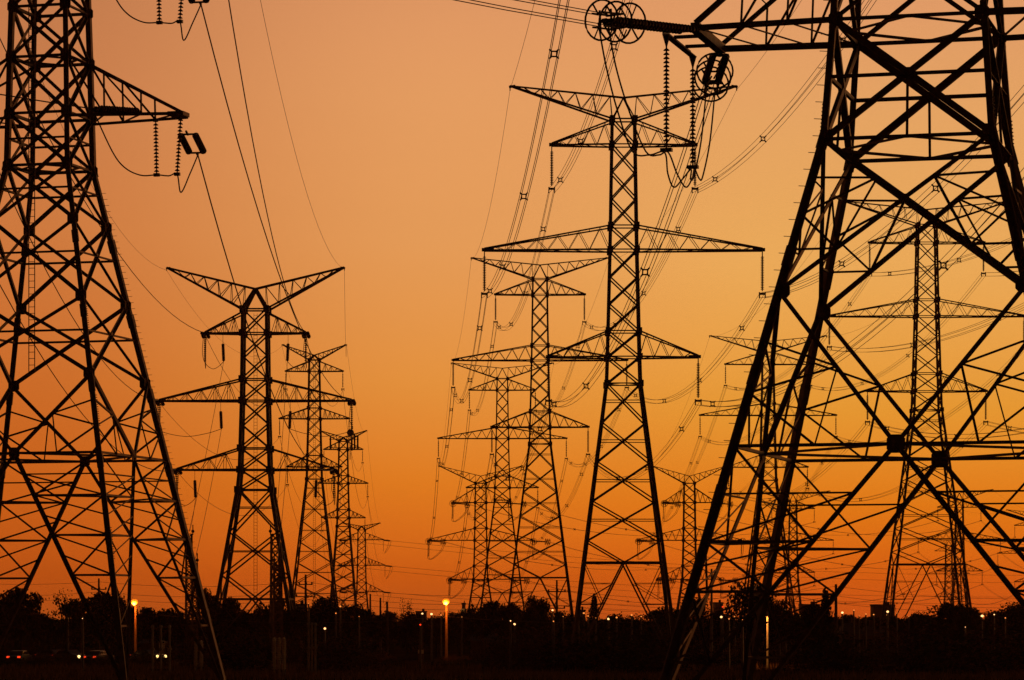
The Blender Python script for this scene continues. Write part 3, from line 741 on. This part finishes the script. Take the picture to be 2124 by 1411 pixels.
# low distribution wires across the horizon
k = 0; LOWS = ['leftmost span', 'behind left leg lattice', 'centre span', 'span behind huge right pylon', 'rightmost span']
for (x0, r0, Y0, x1, r1, Y1, sg) in ((-200, 1200, 480, 205, 1207, 480, .6), (205, 1207, 480, 634, 1206, 430, .7), (-200, 1228, 480, 205, 1228, 480, .6), (205, 1228, 480, 634, 1228, 430, .7),
                                     (-200, 1240, 480, 205, 1240, 480, .5), (205, 1240, 480, 634, 1246, 430, .6), (634, 1206, 430, 1155, 1222, 470, 1.4), (634, 1228, 430, 1155, 1240, 470, 1.3), (634, 1243, 430, 1155, 1256, 470, 1.0),
                                     (1155, 1222, 470, 1734, 1216, 460, 1.6), (1155, 1240, 470, 1734, 1236, 460, 1.6), (1155, 1256, 470, 1734, 1252, 460, 1.2), (1734, 1216, 460, 2400, 1222, 480, 1.6), (1734, 1236, 460, 2400, 1240, 480, 1.6), (1734, 1252, 460, 2400, 1256, 480, 1.2)):
    k += 1
    wire((XY(x0, Y0), Y0, ZR(r0, Y0)), (XY(x1, Y1), Y1, ZR(r1, Y1)), sg, f'low wire between wooden poles above horizon, {ORD[(k-1) % 3]} from top, {LOWS[(k-1)//3]}', r=.022, group='low distribution wires between wooden poles')

# ---------------------------------------------------------------- street lamps
def lamp(label, px, rt, Yd, r=.38, lit=True, m=LAMP, power=600, group=None, head=True):
    e = thing('street_lamp', label, 'street lamp', (XY(px, Yd), Yd, 0), 0, group); H = ZR(rt, Yd)
    mb = MB(); mb.lathe((0, 0, 0), (0, 0, H - .5), [(0, .2), (.05, .17), (1, .12)], 10); mb.build('pole', POLEM, e)
    mb = MB(); mb.tube([(0, 0, H - .6), (.05, -.15, H - .2), (-.05, -.45, H + .05)], .06, 6); mb.lathe((-.05, -.6, H + .3), (-.05, -.6, H + .08), [(0, .08), (.4, .2), (1, .3)], 10); mb.build('bracket', FIT, e)
    mb = MB(); mb.ball((-.05, -.6, H - .05), r * 1.12, 14, 8, .8); mb.build('lamp_halo', HALO, e)  # glowing ball added as the orange halo around the bulb
    mb = MB(); mb.ball((-.05, -.82, H - .2), r * .72, 12, 8, .9); mb.build('lamp_bulb', m, e)
    if power:
        l = bpy.data.lights.new('lamp_light', 'POINT'); l.energy = power; l.color = (1, .21, .02); l.shadow_soft_size = .3
        o = bpy.data.objects.new('lamp_light', l); sc.collection.objects.link(o); o.parent = e; o.location = (-.05, -1.15, H - .35)
    return e
lamp('glowing yellow street lamp on a pale pole standing alone below the left pylon row', 926, 1247, 370, r=.38)
lamp('glowing orange street lamp seen between the legs of the near left pylon', 281, 1248, 385, r=.38)
# lamp pole whose head hides behind the trees
e = thing('street_lamp', 'lit lamp pole with curved top, its head hidden by the huge right pylon leg', 'street lamp', (XY(1592, 320), 320, 0), 0)
mb = MB(); mb.tube([(0, 0, 0), (0, 0, ZR(1272, 320)), (-.15, 0, ZR(1266, 320)), (-.6, 0, ZR(1258, 320))], .10, 8); mb.build('pole', CONC, e)
mb = MB(); mb.box((-.75, 0, ZR(1257, 320)), .5, .25, .14); mb.build('lamp_head', FIT, e)
l = bpy.data.lights.new('lamp_light', 'SPOT'); l.energy = 1500; l.color = (1, .33, .05); l.spot_size = R(50); l.shadow_soft_size = .1
o = bpy.data.objects.new('lamp_light', l); sc.collection.objects.link(o); o.parent = e; o.location = (-.7, -1.0, ZR(1257, 320) - .1)
o.rotation_euler = Vector((-.7, -1.0, 2.6)).to_track_quat('Z', 'Y').to_euler()

lights = [(674, 1304, 3, 'w'), (640, 1252, 0, 'o'), (706, 1258, 2, 'o'), (876, 1273, 2, 'w'), (895, 1274, 3, 'w'), (872, 1296, 2, 'r'), (1059, 1288, 1, 'w'), (1067, 1295, 3, 'w'), (1148, 1289, 1, 'o'), (1146, 1266, 2, 'w'),
          (1200, 1271, 3, 'w'), (1211, 1272, 2, 'o'), (1262, 1284, 3, 'w'), (1279, 1281, 2, 'o'), (1310, 1276, 2, 'o'), (1496, 1280, 3, 'w'), (1499, 1259, 2, 'r'), (1524, 1279, 1, 'o'), (1617, 1268, 2, 'o'), (1629, 1267, 3, 'w'),
          (1747, 1271, 3, 'w'), (1771, 1266, 1, 'o'), (1796, 1274, 1, 'o'), (1841, 1269, 3, 'w'), (1840, 1276, 1, 'o'), (2037, 1278, 4, 'w'), (2062, 1275, 1, 'w'), (2002, 1301, 0, 'w')]
lights += [(rnd.uniform(20, 2110), rnd.uniform(1268, 1296), rnd.choice((0, 0, 1)), rnd.choice('oow')) for _ in range(3)] + [(px, r_, s_, 'o') for px, r_, s_ in ((1220, 1278, 1), (1236, 1282, 0), (1330, 1279, 1), (1512, 1284, 1), (1540, 1286, 0), (1660, 1277, 0), (1690, 1280, 1), (1782, 1278, 0), (1812, 1275, 1), (1885, 1279, 0), (1860, 1272, 0), (2085, 1282, 1), (958, 1280, 0), (915, 1276, 1), (745, 1279, 0), (1168, 1279, 0))]
lights.sort()
for i, (px, row, s, c) in enumerate(lights):
    Yd = rnd.uniform(372, 395) if row < 1283 else rnd.uniform(296, 306); mpp = Yd / F; z = ZR(row, Yd)
    e = thing('street_light', f'tiny glowing {dict(w="yellow-white", o="orange", r="red")[c]} light low on the horizon, {ORD[i]} from the left', 'street light', (XY(px, Yd), Yd, 0), 0, 'distant street lights along the horizon')
    mb = MB(); mb.lathe((0, 0, 0), (0, 0, z), [(0, .12), (1, .08)], 6); mb.build('pole', FIT, e)
    mb = MB(); mb.ball((0, -.1, z), (.9 + .55 * s) * mpp, 8, 6, .85); mb.build('lamp_globe', dict(w=LAMPW, o=LAMPO, r=TAIL)[c], e)

# ---------------------------------------------------------------- sign, cars, buildings
Yd = 385
e = thing('notice_sign', 'small pale rectangular notice board on two posts in the dark field', 'sign', (XY(873, Yd), Yd, 0))
for x in (-.28, .28):
    mb = MB(); mb.bar((x, .05, 0), (x, .05, 1.35), .09); mb.build('post', WOOD, e)
mb = MB(); mb.box((0, 0, ZR(1352, Yd)), .66, .05, .45); mb.build('board', SIGN, e)
def car(label, px, row, Yd, facing, head=True):
    e = thing('car', label, 'car', (XY(px, Yd), Yd, 0), facing, 'cars driving on the dark road at left')
    prof = [(-2.2, .35), (-2.25, .75), (-1.7, .92), (-1.1, 1.38), (.35, 1.42), (1.05, .98), (2.0, .85), (2.2, .6), (2.2, .35)]
    mb = MB(); n = len(prof)
    for sy in (-.86, .86):
        for x, z in prof: mb.v.append(Vector((x, sy * (.86 if z > 1.2 else 1), z)))
    mb.f = [tuple(range(n)), tuple(range(2 * n - 1, n - 1, -1))] + [(i, n + i, n + (i + 1) % n, (i + 1) % n) for i in range(n)]
    mb.build('body', PAINT, e)
    for sy in (-1, 1):
        mb = MB(); y = sy * .83; i0 = 0
        for x, z in ((-1.45, .98), (-1.0, 1.32), (.3, 1.34), (.85, 1.0)):
            mb.v += [Vector((x, y + sy * .0, z)), Vector((x, y + sy * .04, z))]
        mb.f = [(0, 2, 4, 6), (7, 5, 3, 1), (0, 1, 3, 2), (2, 3, 5, 4), (4, 5, 7, 6), (6, 7, 1, 0)]; mb.build('window', GLASS, e)
        for x in (-1.35, 1.35):
            mb = MB(); mb.lathe((x, sy * .7, .33), (x, sy * .9, .33), [(0, .33), (1, .33)], 14); mb.build('wheel', TYRE, e)
        mb = MB(); mb.ball((2.2, sy * .6, .66), .17, 8, 5); mb.build('headlight', HEAD, e)
        mb = MB(); mb.box((-2.25, sy * .62, .72), .08, .34, .2); mb.build('tail_light', TAIL, e)
    return e
car('dark car with two white headlights lit, nearest the left street lamp', 308, 1365, 376, R(-42))
car('dark car with lit headlights, right one of two close together at far left', 146, 1370, 374, R(-42))
car('dark car with dim headlights, left one of two close together at far left', 112, 1368, 378, R(-38))
car('dark car showing red tail lights at the far left edge of the road', 40, 1380, 366, R(82))
car('dark car showing red tail lights below the ladder pylon', 205, 1380, 366, R(70))

def block(label, px0, px1, rt, Yd, m=WALL, lit=.3, group='low buildings on the horizon', name='office_block', roof=False):
    x0, x1 = XY(px0, Yd), XY(px1, Yd); W = x1 - x0; H = ZR(rt, Yd); D = max(8, W * .6)
    e = thing(name, label, 'building', ((x0 + x1) / 2, Yd + D / 2, 0), 0, group)
    eH = H * (.66 if roof else 1)
    mb = MB(); mb.box((0, 0, eH / 2), W, D, eH); mb.build('wall', m, e)
    if roof:
        mb = MB(); h = H - eH
        mb.v = [Vector(p) for p in ((-W / 2 - .4, -D / 2 - .4, eH), (W / 2 + .4, -D / 2 - .4, eH), (W / 2 + .4, D / 2 + .4, eH), (-W / 2 - .4, D / 2 + .4, eH), (-W / 4, 0, H), (W / 4, 0, H))]
        mb.f = [(0, 1, 5, 4), (2, 3, 4, 5), (1, 2, 5), (3, 0, 4), (3, 2, 1, 0)]; o = mb.build('roof', ROOF, e)
        c = MB(); c.box((W / 4, 1, H), .7, .7, 1.4); c.build('chimney', WALL, o)
    else:
        mb = MB(); mb.box((0, 0, eH + .2), W + .3, D + .3, .4); mb.box((W * .2, 0, eH + .7), W * .22, D * .3, .9); mb.build('roof', ROOF, e)
    nx = max(2, int(W / 3.2)); nz = max(1, int(eH / 3.1))
    for i in range(nx):
        for j in range(nz):
            x = -W / 2 + W * (i + .5) / nx; z = 1.6 + 3.0 * j
            if z > eH - .7: continue
            mb = MB(); mb.box((x, -D / 2 - .01, z), 1.3, .06, 1.3); on = rnd.random() < lit
            mb.build('window', WINL if on else WIND, e)
    return e
block('long flat-roofed block on the horizon behind the pale pylon left legs', 1812, 1856, 1257, 900, lit=.1)
block('flat-roofed block on the horizon left of the dark evergreen', 1662, 1700, 1256, 950, lit=.2)
block('small block with red glow on the horizon right of the tallest centre pylon', 1482, 1500, 1252, 1000, lit=.4)
block('pale building catching light between the second and tallest centre pylons', 1196, 1214, 1268, 800, WALLP, lit=.7)
block('narrow tower block on the horizon behind the trees of the centre row', 1124, 1136, 1255, 1000, WALLP, lit=.2, name='tower_block')
block('narrow tower block just left of the short strain pylon', 958, 965, 1253, 1100, WALLP, lit=.2, name='tower_block')
block('pale building with lit windows behind the left pylon legs', 606, 632, 1256, 760, WALLP, lit=.6)
block('low building far left of the lone street lamp', 862, 884, 1270, 1100, lit=.4)
hs = [(1748, 1790, 1292), (1794, 1826, 1298), (1832, 1862, 1300), (1868, 1890, 1300)]
for i, (a, b, r_) in enumerate(hs):
    block(f'dim house with pitched roof under the trees on the right, {ORD[i]} from the left', a, b, r_, 430, WALL, lit=.1, name='house', roof=True, group='houses among the trees on the right')
for i, (a, b, r_) in enumerate([(976, 1004, 1312), (1008, 1034, 1314), (1046, 1072, 1314)]):
    block(f'dim low house in the dark right of the lone street lamp, {ORD[i]} from the left', a, b, r_, 420, WALL, lit=.12, name='house', roof=True, group='houses in the dark centre')
block('dim house glimpsed beside the left street lamp pole', 290, 330, 1322, 460, WALL, lit=.3, name='house', roof=True, group='houses at left')

# ---------------------------------------------------------------- trees
def leaf_mesh(seed, lobes, n, size, h0=.28, evergreen=False):
    r = random.Random(seed); mb = MB()
    cs = []
    for i in range(lobes):
        if evergreen:
            t = (i + .5) / lobes; z = .12 + .86 * t; rad = .30 * (1 - t) + .05; a = r.uniform(0, 6.28)
            cs.append((Vector((math.cos(a) * .08 * (1 - t), math.sin(a) * .08 * (1 - t), z)), rad, .5 / lobes * 3))
        else:
            a = r.uniform(0, 6.28); q = r.random() ** .6 * .30; z = r.uniform(h0 + .12, .86); q *= 1.1 - abs(z - .55)
            rad = r.uniform(.10, .20); cs.append((Vector((math.cos(a) * q, math.sin(a) * q, z)), rad, rad * .8))
    for c, rad, rz in cs:
        for _ in range(n):
            a = r.uniform(0, 6.28); u = r.uniform(-1, 1); q = r.random() ** .36; s_ = math.sqrt(1 - u * u)
            if r.random() < .08: q *= 1.35
            p = c + Vector((math.cos(a) * s_ * rad * q, math.sin(a) * s_ * rad * q, u * rz * q))
            if p.z < .02: continue
            sz = size * r.uniform(.5, 1.3); ax = Vector((r.gauss(0, 1), r.gauss(0, 1), r.gauss(0, 1))).normalized(); bx = ax.orthogonal().normalized(); by = ax.cross(bx)
            i0 = len(mb.v); mb.v += [p + bx * sz, p + by * sz * .7, p - bx * sz * .9, p - by * sz * .6]; mb.f.append((i0, i0 + 1, i0 + 2, i0 + 3))
    me = bpy.data.meshes.new('crown'); me.from_pydata([tuple(v) for v in mb.v], [], mb.f); me.materials.append(FOL); return me, cs
def trunk_mesh(seed, cs, top=.6):
    r = random.Random(seed); mb = MB(); mb.tube([(0, 0, 0), (r.uniform(-.01, .01), 0, .2), (r.uniform(-.03, .03), r.uniform(-.02, .02), top)], .018, 6)
    for c, rad, _ in cs[:9]:
        z = r.uniform(.18, .45); mb.tube([(0, 0, z), (c.x * .5, c.y * .5, (z + c.z) / 2), (c.x, c.y, c.z)], .008, 4)
    me = bpy.data.meshes.new('trunk'); me.from_pydata([tuple(v) for v in mb.v], [], mb.f); me.materials.append(BARK); return me
BROAD = []
for s_ in range(6):
    m_, cs_ = leaf_mesh(20 + s_, 18 + s_ % 3 * 3, 260, .023); BROAD.append((m_, trunk_mesh(s_, cs_)))
THIN = []
for s_ in range(2):
    m_, cs_ = leaf_mesh(60 + s_, 12, 55, .018); THIN.append((m_, trunk_mesh(s_ + 9, cs_)))
EVER = []
for s_ in range(2):
    m_, cs_ = leaf_mesh(80 + s_, 16, 170, .022, evergreen=True); EVER.append((m_, trunk_mesh(s_ + 19, cs_, .95)))
BUSH = []
for s_ in range(4):
    r = random.Random(90 + s_); mb = MB()
    for i in range(2600):
        a = r.uniform(0, 6.28); u = r.random(); q = r.random() ** .4; lob = 1 + .25 * math.sin(3 * a + s_) + .15 * math.sin(7 * a)
        p = Vector((math.cos(a) * .5 * q * lob * math.sqrt(1 - u * u * .9), math.sin(a) * .4 * q * math.sqrt(1 - u * u * .9), .02 + u * q * .8 * (1 + .15 * math.sin(5 * a)))); sz = .02 * r.uniform(.5, 1.5)
        ax = Vector((r.gauss(0, 1), r.gauss(0, 1), r.gauss(0, 1))).normalized(); bx = ax.orthogonal().normalized(); by = ax.cross(bx); i0 = len(mb.v)
        mb.v += [p + bx * sz, p + by * sz * .7, p - bx * sz, p - by * sz * .6]; mb.f.append((i0, i0 + 1, i0 + 2, i0 + 3))
    me = bpy.data.meshes.new('shrub'); me.from_pydata([tuple(v) for v in mb.v], [], mb.f); me.materials.append(FOL2 if s_ % 2 else FOL); BUSH.append(me)
def put(me, name, parent):
    o = bpy.data.objects.new(name, me); sc.collection.objects.link(o); o.parent = parent; return o
def tree(kind, px, rt, wpx, Yd, label, base=None):
    src = dict(b=BROAD, t=THIN, e=EVER)[kind]; me, tr = src[rnd.randrange(len(src))]; H = ZR(rt, Yd) * 1.06
    e = thing(dict(b='broadleaf_tree', t='sparse_tree', e='evergreen_tree')[kind], label, 'tree', (XY(px, Yd), Yd, 0), rnd.uniform(0, 6), 'dark trees along the horizon')
    wd = wpx * 1.2 / F * Yd; e.scale = (wd / .72, wd / .72, H / .98); put(me, 'crown', e); put(tr, 'trunk', e); return e
kindn = dict(b='broad bushy', t='thin sparse', e='pointed evergreen')
tl = [('b', 12, 1252, 60, 430), ('b', 45, 1222, 84, 400), ('b', 88, 1266, 60, 420), ('t', 138, 1222, 70, 350), ('b', 165, 1246, 70, 400), ('b', 200, 1232, 84, 420), ('b', 235, 1240, 60, 430), ('b', 262, 1262, 60, 400), ('b', 318, 1262, 60, 430),
      ('b', 350, 1264, 70, 430), ('b', 430, 1228, 50, 420), ('b', 468, 1242, 64, 440), ('b', 515, 1264, 70, 440), ('b', 560, 1238, 56, 420), ('b', 590, 1262, 50, 400), ('b', 618, 1268, 60, 400), ('b', 655, 1258, 50, 430), ('b', 680, 1242, 60, 430), ('b', 722, 1258, 60, 430), ('b', 762, 1266, 50, 460),
      ('b', 800, 1272, 60, 460), ('t', 844, 1240, 40, 430), ('b', 852, 1276, 60, 430), ('b', 905, 1284, 60, 420), ('b', 950, 1272, 60, 450), ('b', 1000, 1242, 66, 400), ('b', 1046, 1246, 56, 410), ('b', 1072, 1252, 44, 420), ('b', 1114, 1244, 46, 400), ('b', 1150, 1270, 50, 410), ('b', 1190, 1276, 50, 420),
      ('e', 1233, 1247, 52, 400), ('b', 1280, 1280, 70, 400), ('b', 1350, 1268, 80, 400), ('b', 1390, 1260, 60, 420), ('b', 1442, 1244, 54, 420), ('b', 1490, 1274, 60, 400), ('b', 1560, 1216, 84, 330), ('b', 1610, 1252, 60, 380), ('b', 1650, 1276, 60, 400),
      ('e', 1712, 1240, 60, 300), ('b', 1688, 1262, 60, 300), ('b', 1765, 1276, 50, 480), ('b', 1810, 1284, 70, 480), ('b', 1870, 1276, 70, 400), ('b', 1905, 1276, 56, 400), ('b', 1975, 1246, 90, 380), ('b', 2012, 1266, 50, 400), ('b', 2075, 1270, 70, 420), ('b', 2105, 1258, 80, 400), ('b', 2140, 1262, 60, 420)]
tl.sort(key=lambda a: a[1])
for i, (k_, px, rt, wp, Yd) in enumerate(tl):
    n_ = ORD[i] if i < 26 else ORD[len(tl) - 1 - i]; sd = 'left' if i < 26 else 'right'
    tree(k_, px, rt, wp, Yd, f'dark {kindn[k_]} tree silhouetted on the horizon, {n_} tree from the {sd} edge')
bl = []
x = -30; j = 0
while x < 2160:
    Yd = 310 + (j * 37) % 95; h = rnd.uniform(1.5, 4.3)
    if x < 345 or 770 < x < 1000: h *= .3; Yd = 340 + (j * 37) % 30
    if 1735 < x < 1895: h *= .5
    bl.append((x, h, rnd.uniform(3.5, 7.5), Yd)); x += rnd.uniform(26, 52); j += 1
fr = [(1075, 4.2, 7, 300), (1120, 4.6, 8, 305), (1180, 4.2, 8, 300), (1290, 4.8, 9, 300), (1350, 4.0, 8, 290), (1700, 4.6, 8, 290), (1745, 3.6, 7, 285), (1880, 4.5, 9, 290), (1960, 4.6, 9, 285), (2060, 4.2, 9, 290), (2120, 4.8, 8, 290), (715, 3.6, 7, 300), (500, 4.0, 8, 305)]
al = [b for b in bl] + fr
al.sort(key=lambda b: b[0])
for i, (px, h, wd, Yd) in enumerate(al):
    me = BUSH[i % 4]; half = len(al) // 2
    on = ORD[min(i, len(al) - 1 - i)] if min(i, len(al) - 1 - i) < len(ORD) else 'a middle one'
    o = bpy.data.objects.new('shrub', me); sc.collection.objects.link(o); o.location = (XY(px, Yd), Yd, 0); o.scale = (wd, wd, h * 1.15); o.rotation_euler = (0, 0, rnd.uniform(0, 6))
    tag(o, 'dark leafy shrub in the unlit scrub below the tree line', 'shrub', 'dark shrubs of the scrubland')
# far woodland mass behind
mb = MB(); r = random.Random(5)
for i in range(30000):
    Yd = r.uniform(520, 720); px = r.uniform(-60, 2180); top = 1287 + 9 * noise.noise(Vector((px * .02, 1.3, 0))) + 5 * noise.noise(Vector((px * .07, 4.3, 0)))
    H = max(1, ZR(top, Yd)); z = H * r.random() ** .7; p = Vector((XY(px, Yd), Yd, z)); sz = r.uniform(.25, .8)
    ax = Vector((r.gauss(0, 1), r.gauss(0, 1), r.gauss(0, 1))).normalized(); bx = ax.orthogonal().normalized(); by = ax.cross(bx); i0 = len(mb.v)
    mb.v += [p + bx * sz, p + by * sz * .7, p - bx * sz, p - by * sz * .6]; mb.f.append((i0, i0 + 1, i0 + 2, i0 + 3))
tag(mb.build('woodland', FOL), 'dark far woodland forming a continuous strip below the horizon', 'woodland', kind='stuff')
# grass of the foreground
mb = MB()
for i in range(26000):
    Yd = r.uniform(262, 330); px = r.uniform(-40, 2164); X_ = XY(px, Yd); h = r.uniform(.2, .75) * (1 + .5 * noise.noise(Vector((X_ * .15, Yd * .1, 0)))); a = r.uniform(0, 3.14); dx, dy = math.cos(a) * .05, math.sin(a) * .05
    lx, ly = r.gauss(0, .12), r.gauss(0, .12); i0 = len(mb.v); mb.v += [Vector((X_ - dx, Yd - dy, 0)), Vector((X_ + dx, Yd + dy, 0)), Vector((X_ + lx, Yd + ly, h))]; mb.f.append((i0, i0 + 1, i0 + 2))
tag(mb.build('grass', GRASSM), 'tall dry grass covering the dark foreground field', 'grass', kind='stuff')

# evening haze in the air
hz = bpy.data.materials.new('haze'); hz.use_nodes = True; ht = hz.node_tree; ht.nodes.clear()
pv = ht.nodes.new('ShaderNodeVolumePrincipled'); pv.inputs['Density'].default_value = .00007; pv.inputs['Color'].default_value = (1.0, .45, .22, 1); pv.inputs['Anisotropy'].default_value = .55
ho = ht.nodes.new('ShaderNodeOutputMaterial'); ht.links.new(pv.outputs[0], ho.inputs['Volume'])
mb = MB(); mb.box((0, 2500, 42), 8200, 7200, 86); tag(mb.build('haze', hz), 'thin warm evening haze over the whole valley', 'haze', kind='stuff')

for q in (-1, 1):
    x0 = XY(926, 370)
    wire((x0, 369.9, ZR(1279, 370)), (x0 + q * 34, 385, ZR(1276, 385)), .8, f'thin service wire running {nm(q)} from the lone street lamp pole', r=.02, group='service wires of the street lamp')
